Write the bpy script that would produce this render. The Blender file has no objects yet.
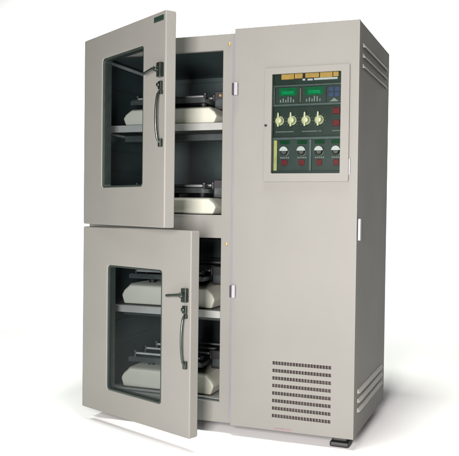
import bpy, bmesh, math, random
from mathutils import Matrix, Vector
random.seed(7)
S = bpy.context.scene
COL = S.collection

# ------------------------------------------------------------ camera
cd = bpy.data.cameras.new("camera"); cam = bpy.data.objects.new("camera", cd); COL.objects.link(cam)
S.camera = cam
cd.sensor_width = 36.0; cd.lens = 36.0 * 763.6 / 459.0
cd.clip_start = 0.05; cd.clip_end = 200.0
YAW, PITCH, ROLL = -0.3652, -0.0254, 0.0124
f = Vector((math.sin(YAW)*math.cos(PITCH), math.cos(YAW)*math.cos(PITCH), math.sin(PITCH)))
r = Vector((math.cos(YAW), -math.sin(YAW), 0)); u = r.cross(f)
c_, s_ = math.cos(ROLL), math.sin(ROLL)
r2 = c_*r + s_*u; u2 = -s_*r + c_*u
m4 = Matrix((r2, u2, -f)).transposed().to_4x4()
m4.translation = Vector((1.1843, -3.1372, 1.0028))
cam.matrix_world = m4

# ------------------------------------------------------------ world, lamps, exposure (an invented studio: dark room, white paper)
w = bpy.data.worlds.new("World"); S.world = w; w.use_nodes = True
bg = w.node_tree.nodes["Background"]; bg.inputs[0].default_value = (0.80, 0.90, 0.80, 1); bg.inputs[1].default_value = 0.04
S.view_settings.view_transform = 'Standard'; S.view_settings.look = 'None'
S.view_settings.exposure = 0.0; S.view_settings.gamma = 1.0

def area(name, loc, target, sx, sy, power, color):
    l = bpy.data.lights.new(name, 'AREA'); l.shape = 'RECTANGLE'; l.size = sx; l.size_y = sy
    l.energy = power; l.color = color
    o = bpy.data.objects.new(name, l); COL.objects.link(o); o.location = loc
    d = Vector(target) - Vector(loc); o.rotation_euler = d.to_track_quat('-Z', 'Y').to_euler()
    return o
area("key_lamp", (0.74, -3.45, 1.00), (0.0, 0.0, 0.76), 0.6, 1.2, 392, (1.0, 0.942, 0.926))
tl = area("top_fill", (0.20, -0.34, 4.6), (0.20, -0.34, 0.0), 0.8, 1.1, 290, (0.98, 1.0, 0.94)); tl.rotation_euler = (0, 0, 0)  # added overhead light, whitens the floor and gives its soft shadow
ll = area("left_fill", (-2.8, -1.0, 4.2), (-2.2, -0.4, 0.0), 1.3, 1.3, 38, (0.92, 1.0, 0.93))  # added fill, lifts the floor shadow on the left
ll.data.spread = math.radians(84)
bl = area("backdrop_fill", (-3.0, 3.6, 5.2), (-3.1, 6.3, 1.0), 6.4, 0.8, 350, (1.0, 1.0, 1.0))  # added light that keeps the backdrop white
bl.data.spread = math.radians(110)

# ------------------------------------------------------------ materials
def mat(name, col, rough=0.5, metal=0.0, var=0.0, scale=8.0, bump=0.0, bscale=600.0, spec=0.5):
    m = bpy.data.materials.new(name); m.use_nodes = True
    nt = m.node_tree; b = nt.nodes["Principled BSDF"]
    b.inputs["Base Color"].default_value = (*col, 1); b.inputs["Roughness"].default_value = rough
    b.inputs["Metallic"].default_value = metal; b.inputs["Specular IOR Level"].default_value = spec
    tc = nt.nodes.new("ShaderNodeTexCoord")
    if var > 0:
        n = nt.nodes.new("ShaderNodeTexNoise"); n.inputs["Scale"].default_value = scale; n.inputs["Detail"].default_value = 6
        nt.links.new(tc.outputs["Object"], n.inputs["Vector"])
        cr = nt.nodes.new("ShaderNodeValToRGB")
        cr.color_ramp.elements[0].position = 0.3; cr.color_ramp.elements[1].position = 0.7
        cr.color_ramp.elements[0].color = (*[max(0, x*(1-var)) for x in col], 1)
        cr.color_ramp.elements[1].color = (*[min(1, x*(1+var)) for x in col], 1)
        nt.links.new(n.outputs["Fac"], cr.inputs["Fac"]); nt.links.new(cr.outputs["Color"], b.inputs["Base Color"])
        mr = nt.nodes.new("ShaderNodeMapRange"); mr.inputs["To Min"].default_value = max(0.02, rough*0.85); mr.inputs["To Max"].default_value = min(1, rough*1.15)
        nt.links.new(n.outputs["Fac"], mr.inputs["Value"]); nt.links.new(mr.outputs["Result"], b.inputs["Roughness"])
    if bump > 0:
        n2 = nt.nodes.new("ShaderNodeTexNoise"); n2.inputs["Scale"].default_value = bscale; n2.inputs["Detail"].default_value = 2
        nt.links.new(tc.outputs["Object"], n2.inputs["Vector"])
        bp = nt.nodes.new("ShaderNodeBump"); bp.inputs["Strength"].default_value = bump; bp.inputs["Distance"].default_value = 0.001
        nt.links.new(n2.outputs["Fac"], bp.inputs["Height"]); nt.links.new(bp.outputs["Normal"], b.inputs["Normal"])
    return m

def glass(name, tint, refl_rough=0.03):
    m = bpy.data.materials.new(name); m.use_nodes = True
    nt = m.node_tree; nt.nodes.clear()
    out = nt.nodes.new("ShaderNodeOutputMaterial"); mix = nt.nodes.new("ShaderNodeMixShader")
    t = nt.nodes.new("ShaderNodeBsdfTransparent"); t.inputs[0].default_value = (*tint, 1)
    g = nt.nodes.new("ShaderNodeBsdfGlossy"); g.inputs["Roughness"].default_value = refl_rough; g.inputs[0].default_value = (.85, .9, .88, 1)
    lw = nt.nodes.new("ShaderNodeLayerWeight"); lw.inputs["Blend"].default_value = 0.5
    pw = nt.nodes.new("ShaderNodeMath"); pw.operation = 'POWER'; pw.inputs[1].default_value = 5.0
    fr = nt.nodes.new("ShaderNodeMath"); fr.operation = 'MULTIPLY_ADD'; fr.inputs[1].default_value = 0.25; fr.inputs[2].default_value = 0.008
    nt.links.new(lw.outputs["Facing"], pw.inputs[0]); nt.links.new(pw.outputs[0], fr.inputs[0])
    nt.links.new(fr.outputs[0], mix.inputs[0]); nt.links.new(t.outputs[0], mix.inputs[1]); nt.links.new(g.outputs[0], mix.inputs[2])
    nt.links.new(mix.outputs[0], out.inputs[0])
    return m

PAINT = (0.131, 0.1295, 0.119)
M = dict(
    paint=mat("powder_coated_steel", PAINT, 0.52, spec=0.16, var=0.035, scale=3.5, bump=0.12, bscale=420),
    louvre=mat("louvre_steel", (0.24, 0.235, 0.215), 0.45, var=0.05, scale=6),
    trim=mat("seam_trim", (0.118, 0.116, 0.134), 0.4, var=0.04),
    liner=mat("shaded_liner_steel", (0.024, 0.037, 0.038), 0.40, var=0.25, scale=5),  # darkness of the unlit compartments put into the colour
    shelf=mat("shelf_steel", (0.22, 0.225, 0.215), 0.38, metal=0.2, var=0.06, scale=12),
    cream=mat("cream_plastic", (0.315, 0.318, 0.270), 0.42, var=0.04, scale=10, bump=0.06, bscale=350),
    black=mat("black_rubber", (0.005, 0.005, 0.006), 0.55, var=0.2, scale=20),
    plat=mat("platform_metal", (0.05, 0.06, 0.06), 0.35, metal=0.5, var=0.2, scale=25),
    clamp=mat("clamp_steel", (0.40, 0.42, 0.42), 0.35, metal=0.4, var=0.1, scale=30),
    chrome=mat("dark_chrome", (0.050, 0.062, 0.054), 0.28, metal=0.85, var=0.15, scale=40),
    gasket=mat("window_gasket", (0.010, 0.016, 0.013), 0.5, var=0.2, scale=40),
    brass=mat("brass_screw", (0.45, 0.30, 0.12), 0.35, metal=0.7, var=0.1, scale=60),
    white=mat("white_plastic", (0.20, 0.195, 0.215), 0.4, var=0.03, scale=20),
    vent=mat("vent_backing", (0.075, 0.055, 0.055), 0.8, var=0.35, scale=30),
    pdark=mat("panel_dark_green", (0.0055, 0.0105, 0.010), 0.4, var=0.15, scale=20, spec=0.15),
    pslate=mat("panel_slate", (0.011, 0.0165, 0.0175), 0.4, var=0.12, scale=20, spec=0.15),
    pedge=mat("panel_edge_grey", (0.036, 0.046, 0.049), 0.4, metal=0.2, var=0.08, scale=25, spec=0.15),
    pgreen=mat("display_green", (0.003, 0.050, 0.019), 0.25, var=0.15, scale=60, spec=0.12),
    pgreend=mat("display_deep_green", (0.002, 0.022, 0.009), 0.25, var=0.15, scale=60, spec=0.12),
    plcd=mat("display_cell_green", (0.003, 0.10, 0.038), 0.2, var=0.2, scale=90, spec=0.12),
    pblue=mat("keypad_blue", (0.018, 0.026, 0.065), 0.4, var=0.08, scale=60, spec=0.12),
    pred=mat("button_red", (0.062, 0.004, 0.007), 0.35, var=0.12, scale=60, spec=0.12),
    pknob=mat("knob_cream", (0.25, 0.235, 0.15), 0.35, var=0.06, scale=50),
    porange=mat("glare_orange", (0.21, 0.12, 0.035), 0.45, var=0.15, scale=60, spec=0.12),
    pmark=mat("panel_print", (0.10, 0.112, 0.112), 0.5, var=0.1, scale=90, spec=0.12),
    pbrown=mat("panel_brown", (0.028, 0.020, 0.010), 0.4, var=0.15, scale=60),
    pyellow=mat("glare_yellow", (0.20, 0.185, 0.07), 0.45, var=0.12, scale=20, spec=0.12),
    plate=mat("plate_green", (0.010, 0.022, 0.016), 0.35, var=0.15, scale=60),
    pink=mat("maker_strip_pink", (0.125, 0.085, 0.09), 0.5, var=0.2, scale=90),
    paper=mat("white_paper", (0.76, 0.76, 0.76), 0.9, var=0.01, scale=1.5, spec=0.1),
    glass=glass("smoked_door_glass", (0.81, 0.83, 0.84)),
    cglass=glass("clear_panel_glass", (0.90, 0.94, 0.91)),
)

# ------------------------------------------------------------ mesh helpers
def obj(name, bm, material, parent=None, bevel=0.0, seg=2, smooth=True):
    bmesh.ops.recalc_face_normals(bm, faces=bm.faces)
    me = bpy.data.meshes.new(name); bm.to_mesh(me); bm.free()
    me.materials.append(M[material])
    o = bpy.data.objects.new(name, me); COL.objects.link(o)
    if parent: o.parent = parent
    if smooth:
        for p in me.polygons: p.use_smooth = True
        try: me.set_sharp_from_angle(angle=math.radians(32))
        except Exception: pass
    if bevel > 0:
        b = o.modifiers.new("bevel", 'BEVEL'); b.width = bevel; b.segments = seg; b.limit_method = 'ANGLE'; b.angle_limit = math.radians(35)
        b.harden_normals = True
    return o

def box(bm, x0, x1, y0, y1, z0, z1):
    v = [bm.verts.new(p) for p in ((x0,y0,z0),(x1,y0,z0),(x1,y1,z0),(x0,y1,z0),(x0,y0,z1),(x1,y0,z1),(x1,y1,z1),(x0,y1,z1))]
    for q in ((0,1,2,3),(4,7,6,5),(0,4,5,1),(1,5,6,2),(2,6,7,3),(3,7,4,0)): bm.faces.new([v[i] for i in q])

def boxes(*bs):
    bm = bmesh.new()
    for b in bs: box(bm, *b)
    return bm

def cells(xs, zs, solid, y0, y1):
    """plate in the xz plane with rectangular holes, one welded shell"""
    bm = bmesh.new(); V = {}
    def v(i, k, y):
        key = (i, k, y)
        if key not in V: V[key] = bm.verts.new((xs[i], y, zs[k]))
        return V[key]
    nx, nz = len(xs)-1, len(zs)-1
    s = lambda i, k: 0 <= i < nx and 0 <= k < nz and solid(i, k)
    for i in range(nx):
        for k in range(nz):
            if not s(i, k): continue
            for y in (y0, y1): bm.faces.new((v(i,k,y), v(i+1,k,y), v(i+1,k+1,y), v(i,k+1,y)))
            for di, dk, a, b in ((-1,0,(i,k),(i,k+1)), (1,0,(i+1,k),(i+1,k+1)), (0,-1,(i,k),(i+1,k)), (0,1,(i,k+1),(i+1,k+1))):
                if not s(i+di, k+dk): bm.faces.new((v(*a,y0), v(*b,y0), v(*b,y1), v(*a,y1)))
    return bm

def rrect(x0, x1, z0, z1, rad, n=6):
    pts = []
    for cx, cz, a0 in ((x0+rad, z0+rad, 180), (x1-rad, z0+rad, 270), (x1-rad, z1-rad, 0), (x0+rad, z1-rad, 90)):
        for j in range(n+1):
            a = math.radians(a0 + 90*j/n); pts.append((cx+rad*math.cos(a), cz+rad*math.sin(a)))
    return pts

def ring(outer, inner, y0, y1):
    """solid between two closed loops of the same length"""
    bm = bmesh.new(); n = len(outer)
    L = [[bm.verts.new((p[0], y, p[1])) for p in lp] for lp in (outer, inner) for y in (y0, y1)]
    for j in range(n):
        k = (j+1) % n
        for A, B in ((L[0], L[2]), (L[1], L[3]), (L[0], L[1]), (L[2], L[3])):
            bm.faces.new((A[j], A[k], B[k], B[j]))
    return bm

def slab(pts, y0, y1):
    bm = bmesh.new()
    a = [bm.verts.new((p[0], y0, p[1])) for p in pts]; b = [bm.verts.new((p[0], y1, p[1])) for p in pts]
    bm.faces.new(a); bm.faces.new(b)
    for j in range(len(pts)): k = (j+1) % len(pts); bm.faces.new((a[j], a[k], b[k], b[j]))
    return bm

def lathe(bm, prof, origin, axis='y', n=28):
    """prof: (radius, distance along axis)"""
    rows = []
    for rr, d in prof:
        row = []
        for j in range(n):
            a = 2*math.pi*j/n; p, q = rr*math.cos(a), rr*math.sin(a)
            if axis == 'y': P = (origin[0]+p, origin[1]+d, origin[2]+q)
            elif axis == 'x': P = (origin[0]+d, origin[1]+p, origin[2]+q)
            else: P = (origin[0]+p, origin[1]+q, origin[2]+d)
            row.append(bm.verts.new(P))
        rows.append(row)
    for A, B in zip(rows, rows[1:]):
        for j in range(n): k = (j+1) % n; bm.faces.new((A[j], A[k], B[k], B[j]))
    bm.faces.new(rows[0]); bm.faces.new(rows[-1])

def tube(bm, pts, rad, n=12):
    pts = [Vector(p) for p in pts]; rads = rad if isinstance(rad, (list, tuple)) else [rad]*len(pts)
    rows = []; up = Vector((0.13, 0.91, 0.21)).normalized()
    for i, p in enumerate(pts):
        t = (pts[min(i+1, len(pts)-1)] - pts[max(i-1, 0)]).normalized()
        s = t.cross(up).normalized(); q = s.cross(t)
        rows.append([bm.verts.new(p + rads[i]*(math.cos(2*math.pi*j/n)*s + math.sin(2*math.pi*j/n)*q)) for j in range(n)])
    for A, B in zip(rows, rows[1:]):
        for j in range(n): k = (j+1) % n; bm.faces.new((A[j], A[k], B[k], B[j]))
    bm.faces.new(rows[0]); bm.faces.new(rows[-1])

def thing(name, label, cat, loc=(0, 0, 0), group=None):
    o = bpy.data.objects.new(name, None); COL.objects.link(o); o.location = loc
    o["label"] = label; o["category"] = cat
    if group: o["group"] = group
    return o

# ------------------------------------------------------------ setting: white paper floor rising into a backdrop
def sweep(name, prof, half):
    bm = bmesh.new(); rows = [[bm.verts.new((x, y, z)) for x in (-half, 0, half)] for y, z in prof]
    for A, B in zip(rows, rows[1:]):
        for j in range(2): bm.faces.new((A[j], A[j+1], B[j+1], B[j]))
    o = obj(name, bm, 'paper'); o["kind"] = 'structure'; return o
sweep("floor", [(-5.0, 0), (0, 0), (5.0, 0)], 20.0)
arc = [(5.0 + 1.6*math.sin(a), 1.6 - 1.6*math.cos(a)) for a in [math.radians(90*i/16) for i in range(17)]]
sweep("backdrop", arc + [(6.6, 9.0)], 20.0)

# ------------------------------------------------------------ the cabinet
ZB, W, D, H = 0.046, 0.5488, 0.7397, 1.7874
XL, HL, YF = -0.739, 1.7736, 0.020
cab = thing("incubator_cabinet", "tall pale grey steel cabinet with two open windowed doors and a control column", "incubator")

# chamber body : front frame with two openings, then the shell behind it
OX0, OX1 = -0.672, -0.064
OU = (0.9738, 1.7018); OL = (0.1378, 0.8705)
bm = cells([XL, OX0, OX1, -0.003], [ZB, OL[0], OL[1], OU[0], OU[1], HL], lambda i, k: not (i == 1 and k in (1, 3)), YF, YF+0.022)
body = obj("chamber_body", bm, 'paint', cab, 0.004, 3)
y0, y1 = YF+0.0225, D-0.012
bm = boxes((XL+.001, XL+.012, y0, y1, ZB+.001, HL-.001), (-0.014, -0.003, y0, y1, ZB+.001, HL-.001),
           (XL+.0125, -0.0145, y0, y1, HL-.012, HL-.001), (XL+.0125, -0.0145, y0, y1, ZB+.001, ZB+.012),
           (XL+.0125, -0.0145, y1-.012, y1-.001, ZB+.0125, HL-.0125))
obj("shell_panel", bm, 'paint', body, 0.002)
YI = 0.690
for z0, z1 in (OU, OL):   # shade-coloured liner of each compartment, five sheets
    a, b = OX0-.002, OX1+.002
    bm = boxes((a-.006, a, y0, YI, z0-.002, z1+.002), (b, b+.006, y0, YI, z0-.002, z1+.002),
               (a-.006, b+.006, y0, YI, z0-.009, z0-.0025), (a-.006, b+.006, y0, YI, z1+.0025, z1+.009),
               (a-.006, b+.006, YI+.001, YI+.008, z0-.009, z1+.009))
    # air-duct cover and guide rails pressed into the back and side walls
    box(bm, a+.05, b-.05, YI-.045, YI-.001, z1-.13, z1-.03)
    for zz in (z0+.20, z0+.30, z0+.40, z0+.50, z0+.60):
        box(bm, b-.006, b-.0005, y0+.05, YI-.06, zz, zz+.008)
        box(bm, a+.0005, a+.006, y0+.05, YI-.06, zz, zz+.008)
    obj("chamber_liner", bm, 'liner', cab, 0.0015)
    zz = z1-.155
    for pts, rad in (([(a+.01, YI-.07, zz), (b-.01, YI-.07, zz)], .006), ([(a+.012, .075, z1-.012), (a+.012, YI-.05, z1-.012)], .009), ([(b-.016, y0+.10, z0+.02), (b-.016, y0+.10, z1-.02)], .007)):
        bm = bmesh.new(); tube(bm, pts, rad); obj("guide_rail", bm, 'clamp', cab)

def shelf(z0, z1):
    bm = boxes((OX0+.004, OX1-.004, 0.068, 0.66, z1-.004, z1), (OX0+.004, OX1-.004, 0.064, 0.0675, z0, z1),
               (OX0+.004, OX1-.004, 0.068, 0.082, z0, z0+.003))
    s = obj("shelf", bm, 'shelf', cab, 0.0012)
    obj("light_cover", boxes((OX0+.02, OX1-.02, .20, .26, z0-.035, z0-.001)), 'plat', s, .006, 3)
    for x in (OX0+.001, OX1-.016):
        obj("shelf_bracket", boxes((x, x+.015, .09, .64, z0-.012, z0-.001)), 'shelf', s, .001)
obj("floor_tray", boxes((OX0+.004, OX1-.004, .07, .64, OL[0]-.0018, OL[0]+.0012)), 'shelf', cab, .0006)
shelf(1.357, 1.389); shelf(0.506, 0.538)

bm = boxes((-0.0135, -0.0035, YF-.006, YF-.0005, ZB+.01, HL-.012))
obj("seam_trim", bm, 'trim', cab, .0015)
for x, z in ((-0.034, 1.727), (-0.036, 0.845)):
    bm = bmesh.new(); lathe(bm, [(.007, 0), (.007, -.002), (.005, -.0045), (.002, -.005)], (x, YF, z), n=16)
    obj("screw", bm, 'brass', cab)
for z in (1.524, 0.640):
    c = obj("door_catch", boxes((0.004, 0.020, -.020, -.0005, z-.028, z+.028)), 'white', cab, .003)
    obj("strike_plate", boxes((-0.006, 0.0035, -.018, -.001, z-.026, z+.026)), 'black', c, .002)

# doors -------------------------------------------------------------------------------
DW, DT = 0.7365, 0.0489
def door(angle, z0, z1, wz0, wz1, dz, plate):
    wx0, wx1, rad = 0.187, 0.559, 0.018
    inner = rrect(wx0, wx1, wz0, wz1, rad)
    outer = []
    for cx, cz in ((0, z0), (DW, z0), (DW, z1), (0, z1)): outer += [(cx, cz)]*7
    # outer loop with small rounded corners so that every corner point is its own vertex
    outer = rrect(0, DW, z0, z1, 0.007)
    d = obj("door", ring(outer, inner, 0, DT), 'paint', cab, 0.006, 4)
    d.location = (-0.7408, -0.0299, 0); d.rotation_euler = (0, 0, -angle)
    obj("window_gasket", ring(rrect(wx0+.0005, wx1-.0005, wz0+.0005, wz1-.0005, rad), rrect(wx0+.007, wx1-.007, wz0+.007, wz1-.007, rad-.006), .003, DT-.006), 'gasket', d, .001)
    obj("window_pane", slab(rrect(wx0+.0075, wx1-.0075, wz0+.0075, wz1-.0075, rad-.006), .012, .016), 'glass', d, smooth=False)
    # inner seal around the back of the door
    obj("door_seal", ring(rrect(.03, DW-.03, z0+.03, z1-.03, .02), rrect(.05, DW-.05, z0+.05, z1-.05, .01), DT+.0005, DT+.008), 'gasket', d, .002)
    # lever latch
    hx = 0.712
    bm = boxes((hx-.014, hx+.014, -.020, -.0005, 1.515+dz, 1.572+dz))
    lathe(bm, [(.011, -.0205), (.011, -.036), (.008, -.040)], (hx, 0, 1.545+dz), n=18)
    lat = obj("latch", bm, 'chrome', d, .003)
    bm = bmesh.new()
    tube(bm, [(hx+.006, -.036, 1.546+dz), (hx-.015, -.038, 1.545+dz), (hx-.05, -.036, 1.541+dz), (hx-.085, -.033, 1.537+dz), (hx-.090, -.032, 1.537+dz)], [.005, .0062, .0054, .0060, .0035])
    obj("lever", bm, 'chrome', lat)
    # key lock
    bm = boxes((hx-.015, hx+.008, -.012, -.0005, 1.468+dz, 1.500+dz)); lathe(bm, [(.009, -.0125), (.009, -.020), (.006, -.022)], (hx-.004, 0, 1.485+dz), n=18)
    obj("key_lock", bm, 'chrome', d, .002)
    # pull handle
    za, zb = 1.462+dz, 1.258+dz; hx2 = 0.714
    bm = boxes((hx2-.009, hx2+.009, -.014, -.0005, zb-.016, zb+.016), (hx2-.008, hx2+.008, -.012, -.0005, za-.014, za+.004))
    P = []
    for i in range(15):
        t = i/14; P.append((hx2, -.012 - .018*math.sin(math.pi*min(1, max(0, t)))**0.45, zb + (za-zb)*t))
    tube(bm, P, .0050)
    obj("pull_handle", bm, 'chrome', d, .002)
    for z in (z0+.10, z1-.10):
        bm = bmesh.new(); lathe(bm, [(.008, -.035), (.008, .035)], (-.004, DT-.004, z), axis='z', n=16)
        obj("hinge", bm, 'chrome', d)
    if plate:
        p = obj("name_plate", boxes((.648, .722, -.003, -.0003, 1.7375, 1.7585)), 'plate', d, .0008)
        bm = boxes(*[(.655+i*.0098, .655+i*.0098+.0068, -.0036, -.0031, 1.7455, 1.7505) for i in range(6)])
        obj("plate_marks", bm, 'pslate', p, smooth=False)
door(0.5804, 0.9234, 1.7757, 1.090, 1.665, 0.0, True)
door(0.3931, 0.0620, 0.9110, 0.172, 0.740, -0.895, False)

# control column ----------------------------------------------------------------------
GX = (0.173, 0.476); GZ = (1.154, 1.581)
slot_x, slot_z = [], []
vx0, vx1, nsl = 0.191, 0.451, 20
pit = (vx1-vx0)/nsl
for i in range(nsl): slot_x.append((vx0+i*pit+.0009, vx0+(i+1)*pit-.0009))
vz0, vz1, nr = 0.103, 0.346, 8
pz = (vz1-vz0-.014)/(nr-1)
for k in range(nr): slot_z.append((vz0+k*pz, vz0+k*pz+.0145))
xs = sorted({0.0, W-.0005, *GX, *[v for s in slot_x for v in s]}); zs = sorted({ZB, H, *GZ, *[v for s in slot_z for v in s]})
def solid(i, k):
    cx, cz = (xs[i]+xs[i+1])/2, (zs[k]+zs[k+1])/2
    if GX[0] < cx < GX[1] and GZ[0] < cz < GZ[1]: return False
    return not (any(a < cx < b for a, b in slot_x) and any(a < cz < b for a, b in slot_z))
fp = obj("front_panel", cells(xs, zs, solid, 0, 0.018), 'paint', cab, 0.0045, 3)
fp.modifiers["bevel"].use_clamp_overlap = True
# the bevel must stay small at the slots : limit by weight
me = fp.data
att = me.attributes.new("bevel_weight_edge", 'FLOAT', 'EDGE')
for e in me.edges:
    a, b = (me.vertices[i].co for i in e.vertices)
    on = lambda p: p.x < 1e-4 or p.x > W-.001 or p.z < ZB+1e-4 or p.z > H-1e-4
    att.data[e.index].value = 1.0 if (on(a) and on(b)) else 0.0
fp.modifiers["bevel"].limit_method = 'WEIGHT'
obj("vent_backing", boxes((vx0-.01, vx1+.01, .028, .031, vz0-.01, vz1+.01)), 'vent', fp, smooth=False)
bm = bmesh.new()   # angled blades behind the slots
for k in range(nr):
    z = slot_z[k][0]
    v = [bm.verts.new(p) for p in ((vx0-.004, .0185, z+.001), (vx1+.004, .0185, z+.001), (vx1+.004, .0275, z+.009), (vx0-.004, .0275, z+.009),
                                   (vx0-.004, .0185, z-.0005), (vx1+.004, .0185, z-.0005), (vx1+.004, .0275, z+.0075), (vx0-.004, .0275, z+.0075))]
    for q in ((0,1,2,3),(4,7,6,5),(0,4,5,1),(1,5,6,2),(2,6,7,3),(3,7,4,0)): bm.faces.new([v[i] for i in q])
obj("vent_blades", bm, 'vent', fp, smooth=False)
obj("maker_strip", boxes((.203, .277, -.0015, -.0003, ZB+.0035, ZB+.0125)), 'pink', fp, smooth=False)

YS = 0.0205
bm = boxes((W-.012, W, YS, D, ZB, H-.001), (0.0, .012, YS, D, ZB, H-.001), (.0122, W-.0122, YS, D, H-.013, H-.001),
           (.0122, W-.0122, YS, D, ZB, ZB+.012), (.0122, W-.0122, D-.012, D, ZB+.0122, H-.0132))
shell = obj("column_shell", bm, 'paint', cab, .004, 3)
# pressed louvres on the right side: a hood open downward
def louvre(zc):
    bm = bmesh.new(); ya, yb = .062, .668; n = 6
    prof = [(0.0, .012), (.0025, .0115), (.0085, .001), (.0095, -.002), (.0092, -.005), (.0082, -.005), (.0075, -.001), (.002, .008), (0.0, .009)]
    rows = []
    for y, k in ((ya, 0.05), (ya+.008, .7), (ya+.016, 1), (yb-.016, 1), (yb-.008, .7), (yb, .05)):
        rows.append([bm.verts.new((W+.0003+p[0]*k, y, zc+p[1])) for p in prof])
    for A, B in zip(rows, rows[1:]):
        for j in range(len(prof)-1): bm.faces.new((A[j], A[j+1], B[j+1], B[j]))
    bm.faces.new(rows[0]); bm.faces.new(rows[-1])
    obj("louvre", bm, 'louvre', shell)
for zc in (1.690, 1.647, 1.604, 0.231, 0.192, 0.151): louvre(zc)
bm = boxes((W+.0004, W+.013, .012, .034, .876, .968)); obj("side_latch", bm, 'white', shell, .004, 3)

# control window
fx0, fx1, fz0, fz1 = 0.141, 0.511, 1.120, 1.606
def rect7(x0, x1, z0, z1): return rrect(x0, x1, z0, z1, .003, 2)
cw = obj("control_window", ring(rect7(fx0, fx1, fz0, fz1), rect7(GX[0]+.002, GX[1]-.002, GZ[0]+.002, GZ[1]-.002), -.010, -.0004), 'paint', cab, .0025, 2)
obj("glass_pane", boxes((GX[0]+.0025, GX[1]-.0025, -.006, -.003, GZ[0]+.0025, GZ[1]-.0025)), 'cglass', cw, smooth=False)
bm = bmesh.new(); lathe(bm, [(.006, -.0101), (.006, -.013), (.004, -.0145)], (.150, 0, 1.362), n=16); obj("window_lock", bm, 'chrome', cw)
obj("window_edge_tab", boxes((fx1+.0005, fx1+.006, -.008, -.0004, 1.148, 1.215)), 'white', cw, .0015)  # pale tab at the right edge of the window frame

# instrument panel, recessed behind the glass
YP = 0.034
x0, x1, z0, z1 = GX[0]-.012, GX[1]+.012, GZ[0]-.012, GZ[1]+.012
bm = boxes((x0, x1, YP, YP+.004, z0, z1), (x0, x0+.004, .0185, YP-.0005, z0, z1), (x1-.004, x1, .0185, YP-.0005, z0, z1),
           (x0+.0045, x1-.0045, .0185, YP-.0005, z0, z0+.004), (x0+.0045, x1-.0045, .0185, YP-.0005, z1-.004, z1))
ip = obj("instrument_panel", bm, 'pdark', cab, smooth=False)
def pbox(name, m, *bs, d=.006, y=YP, bev=.0008, parent=None):
    if name == "printed_marks":
        return obj(name, boxes(*[(a, b, y-d, y-.0004, c, e) for a, b, c, e in bs]), m, parent or ip, bev)
    for a, b, c, e in bs: o = obj(name, boxes((a, b, y-d, y-.0004, c, e)), m, parent or ip, bev)
    return o
# yellow glare along the top of the glass, built as orange blocks
pbox("glare_block", 'porange', (.206, .262, 1.560, 1.586), (.266, .300, 1.562, 1.586), (.312, .372, 1.563, 1.586), (.376, .430, 1.561, 1.586), (.433, .456, 1.563, 1.586), d=.010)
pbox("white_bar", 'white', (.300, .312, 1.552, 1.560), (.322, .345, 1.551, 1.559), (.350, .452, 1.552, 1.5605), d=.010)  # white bars under the orange blocks
# row one : two controllers and keypad
Y1 = YP - .0045
pbox("module_plate", 'pedge', (.171, .477, 1.529, 1.536), (.171, .477, 1.446, 1.455), (.171, .177, 1.4555, 1.5285), d=.008)
pbox("module_face", 'pslate', (.180, .284, 1.456, 1.528), (.297, .402, 1.456, 1.528), (.406, .474, 1.456, 1.528), d=.004)
for xa in (.196, .312):
    dsp = pbox("display", 'pgreen', (xa, xa+.080, 1.489, 1.524), y=Y1, d=.003)
    obj("display_cell", boxes((xa+.012, xa+.066, YP-.0085, YP-.0078, 1.496, 1.510)), 'plcd', dsp, smooth=False)
pbox("side_strip", 'pbrown', (.2865, .2945, 1.460, 1.522), d=.006)
marks = []
for xa in (.200, .316):
    for j, (dx, h) in enumerate(((0, .012), (.012, .018), (.024, .012), (.034, .024), (.046, .022), (.058, .012))):
        marks.append((xa+dx, xa+dx+.005, 1.462, 1.462+h))
pbox("panel_key", 'pmark', *marks, y=Y1, d=.002, bev=0.0003)
for ix in range(2):
    for iz in range(2):
        pbox("keypad_button", 'pblue', (.414+ix*.026, .436+ix*.026, 1.479+iz*.022, 1.498+iz*.022), y=Y1, d=.004)
bm = slab([(.418, 1.459), (.458, 1.459), (.438, 1.474)], Y1-.002, Y1-.0003); obj("pointer_mark", bm, 'pmark', ip, smooth=False)
# row two : four cream knobs and two red buttons
pbox("module_face", 'pdark', (.176, .476, 1.318, 1.442), d=.003)
for x in (.199, .255, .3165, .374):
    bm = bmesh.new(); z = 1.384
    lathe(bm, [(.0195, -.0032), (.020, -.006), (.0165, -.009), (.0145, -.022), (.011, -.026), (.004, -.027)], (x, YP, z), n=28)
    kb = obj("knob", bm, 'pknob', ip)
    bm = slab([(x-.004, z-.027), (x+.004, z-.027), (x+.0035, z+.030), (x, z+.034), (x-.0035, z+.030)], YP-.029, YP-.0272)
    obj("knob_pointer", bm, 'pknob', kb, .0006)
    ticks = bmesh.new()
    for i in range(9):
        a = math.radians(-130+260*i/8+90); p = Vector((math.cos(a), math.sin(a))); q = Vector((-p.y, p.x))
        c = Vector((x, z)) + p*.0262
        vs = [ticks.verts.new((*(c+p*s*.0022+q*t*.0008).to_tuple()[:1], YP-.0034, (c+p*s*.0022+q*t*.0008).y)) for s, t in ((-1,-1),(1,-1),(1,1),(-1,1))]
        ticks.faces.new(vs)
    obj("dial_ticks", ticks, 'pmark', kb, smooth=False)
for z in (1.419, 1.368): pbox("push_button", 'pred', (.434, .464, z-.013, z+.013), d=.012, bev=.002)
for xa, xb in ((.182, .262), (.300, .362), (.372, .385), (.432, .466)):
    lines = []; xx = xa
    while xx < xb: lines.append((xx, xx+.0045, 1.3345, 1.3385)); xx += .0068
    pbox("printed_marks", 'pmark', *lines, y=YP-.003, d=.0006, bev=0)
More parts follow.
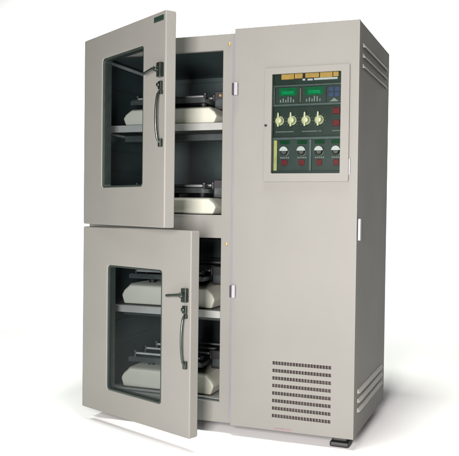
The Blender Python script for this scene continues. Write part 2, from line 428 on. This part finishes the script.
# row three : two modules with two channels each
pbox("module_plate", 'pedge', (.171, .477, 1.302, 1.312), (.171, .1765, 1.168, 1.3015), (.333, .343, 1.168, 1.3015), (.4735, .477, 1.168, 1.3015), d=.008)
pbox("base_strip", 'pslate', (.171, .477, 1.150, 1.1675), d=.009)
pbox("module_face", 'pslate', (.177, .3325, 1.168, 1.3015), (.3435, .473, 1.168, 1.3015), d=.003)
for x in (.224, .301, .378, .451):
    pbox("display", 'pgreend', (x-.022, x+.022, 1.283, 1.2985), y=YP-.003, d=.004)
    bm = bmesh.new(); z = 1.250
    lathe(bm, [(.020, -.0032), (.020, -.006), (.015, -.008), (.013, -.020), (.010, -.022)], (x, YP, z), n=24); kb = obj("knob", bm, 'black', ip)
    n = 10; pts = [(x+.019*math.cos(math.pi*i/n), z+.003+.019*math.sin(math.pi*i/n)) for i in range(n+1)]
    obj("knob_cap", slab(pts, YP-.0245, YP-.0222), 'white', kb, .0008)
    pbox("printed_marks", 'pmark', *[(x-.020+i*.0085, x-.0145+i*.0085, 1.222, 1.2275) for i in range(5)], y=YP-.003, d=.0006, bev=0)
    pbox("push_button", 'pred', (x-.0115, x+.0115, 1.191, 1.216), d=.010, bev=.0015)
bm = boxes((.1775, .1915, YP-.0125, YP-.0095, 1.169, 1.300), *[(.179, .190, YP-.0140, YP-.0126, 1.174+i*.0105, 1.179+i*.0105) for i in range(12)]); obj("glare_strip", bm, 'pyellow', ip, .001)  # yellow reflection in the glass, built as a ribbed strip

# feet
for x, y in ((.484, .046), (.43, .64), (-.60, .30), (-.60, .66), (.04, .40)):
    bm = boxes((x-.042, x+.042, y-.028, y+.028, 0, .024), (x-.032, x+.032, y-.022, y+.022, .0242, ZB-.0005))
    obj("foot", bm, 'black', cab, .009, 3)

# ------------------------------------------------------------ the four shakers inside
def shaker(label, zf, hh, lamp=False):
    t = thing("orbital_shaker", label, "shaker", (-0.365, 0.34, zf), "shakers inside the cabinet")
    hw, yf, yb = 0.243, -0.235, 0.25
    prof = [(-hw+.014, .004), (hw-.014, .004), (hw, hh*.45), (hw-.012, hh*.68), (hw-.040, hh), (-hw+.040, hh), (-hw+.012, hh*.68), (-hw, hh*.45)]
    bm = bmesh.new()
    rows = []
    for y, ins, top in ((yf, .006, .90), (yf+.02, 0, 1.0), (yb, 0, 1.0)):
        rows.append([bm.verts.new((p[0]*(1-ins*2), y + (.0 if p[1] > hh*.5 else -.004), p[1]*top if p[1] > hh*.9 else p[1])) for p in prof])
    for A, B in zip(rows, rows[1:]):
        for j in range(len(prof)): k = (j+1) % len(prof); bm.faces.new((A[j], A[k], B[k], B[j]))
    bm.faces.new(rows[0]); bm.faces.new(rows[-1])
    obj("housing", bm, 'cream', t, .007, 4)
    zp = hh + .026
    bm = boxes((-.215, .160, -.195, .225, zp, zp+.006), (-.215, .160, -.201, -.1952, zp-.004, zp+.020), (-.221, -.2152, -.201, .225, zp-.004, zp+.016), (.1602, .166, -.201, .225, zp-.004, zp+.016))
    obj("platform", bm, 'plat', t, .001)
    for x in (-.13, .13):
        for y in (-.13, .13):
            bm = bmesh.new(); lathe(bm, [(.018, hh+.0005), (.014, hh+.012), (.018, zp-.0005)], (x, y, 0), axis='z', n=16); obj("bearing_post", bm, 'black', t)
    for y, zr in ((-.16, .030), (-.05, .036), (.07, .036), (.19, .036)):   # cross bars that hold vessels on the platform
        z = zp + zr; bm = bmesh.new()
        tube(bm, [(-.205, y, z), (.150, y, z)], .0055, 12)
        bar = obj("clamp_bar", bm, 'clamp', t)
        for x in (-.205, .150):
            bm = bmesh.new(); lathe(bm, [(.011, zp+.0065), (.008, zp+.012), (.008, z+.004), (.011, z+.006), (.011, z+.014), (.007, z+.018)], (x, y, 0), axis='z', n=16)
            obj("bar_post", bm, 'black', bar)
    dz = hh + .0005
    db = obj("drive_box", boxes((.172, .228, -.10, .16, dz, dz+.088)), 'black', t, .006, 3)
    if lamp:
        bm = bmesh.new(); lathe(bm, [(.0075, -.1003), (.0075, -.104), (.005, -.107)], (.205, 0, dz+.066), n=16); obj("indicator_lamp", bm, 'brass', db)
    obj("knob_panel", boxes((.180, .220, -.1035, -.1003, dz+.012, dz+.048)), 'plat', db, .001)
    return t
shaker("cream shaker with an amber dot on its dark drive box, on the upper compartment's shelf", 1.3895, .082, True)
shaker("cream shaker with dark clamp platform on the floor of the upper compartment", OU[0]-.002, .080)
shaker("cream shaker with dark clamp platform on the shelf of the lower compartment", 0.5385, .100)
shaker("cream shaker with dark clamp platform on the floor of the lower compartment", OL[0]+.0014, .096)
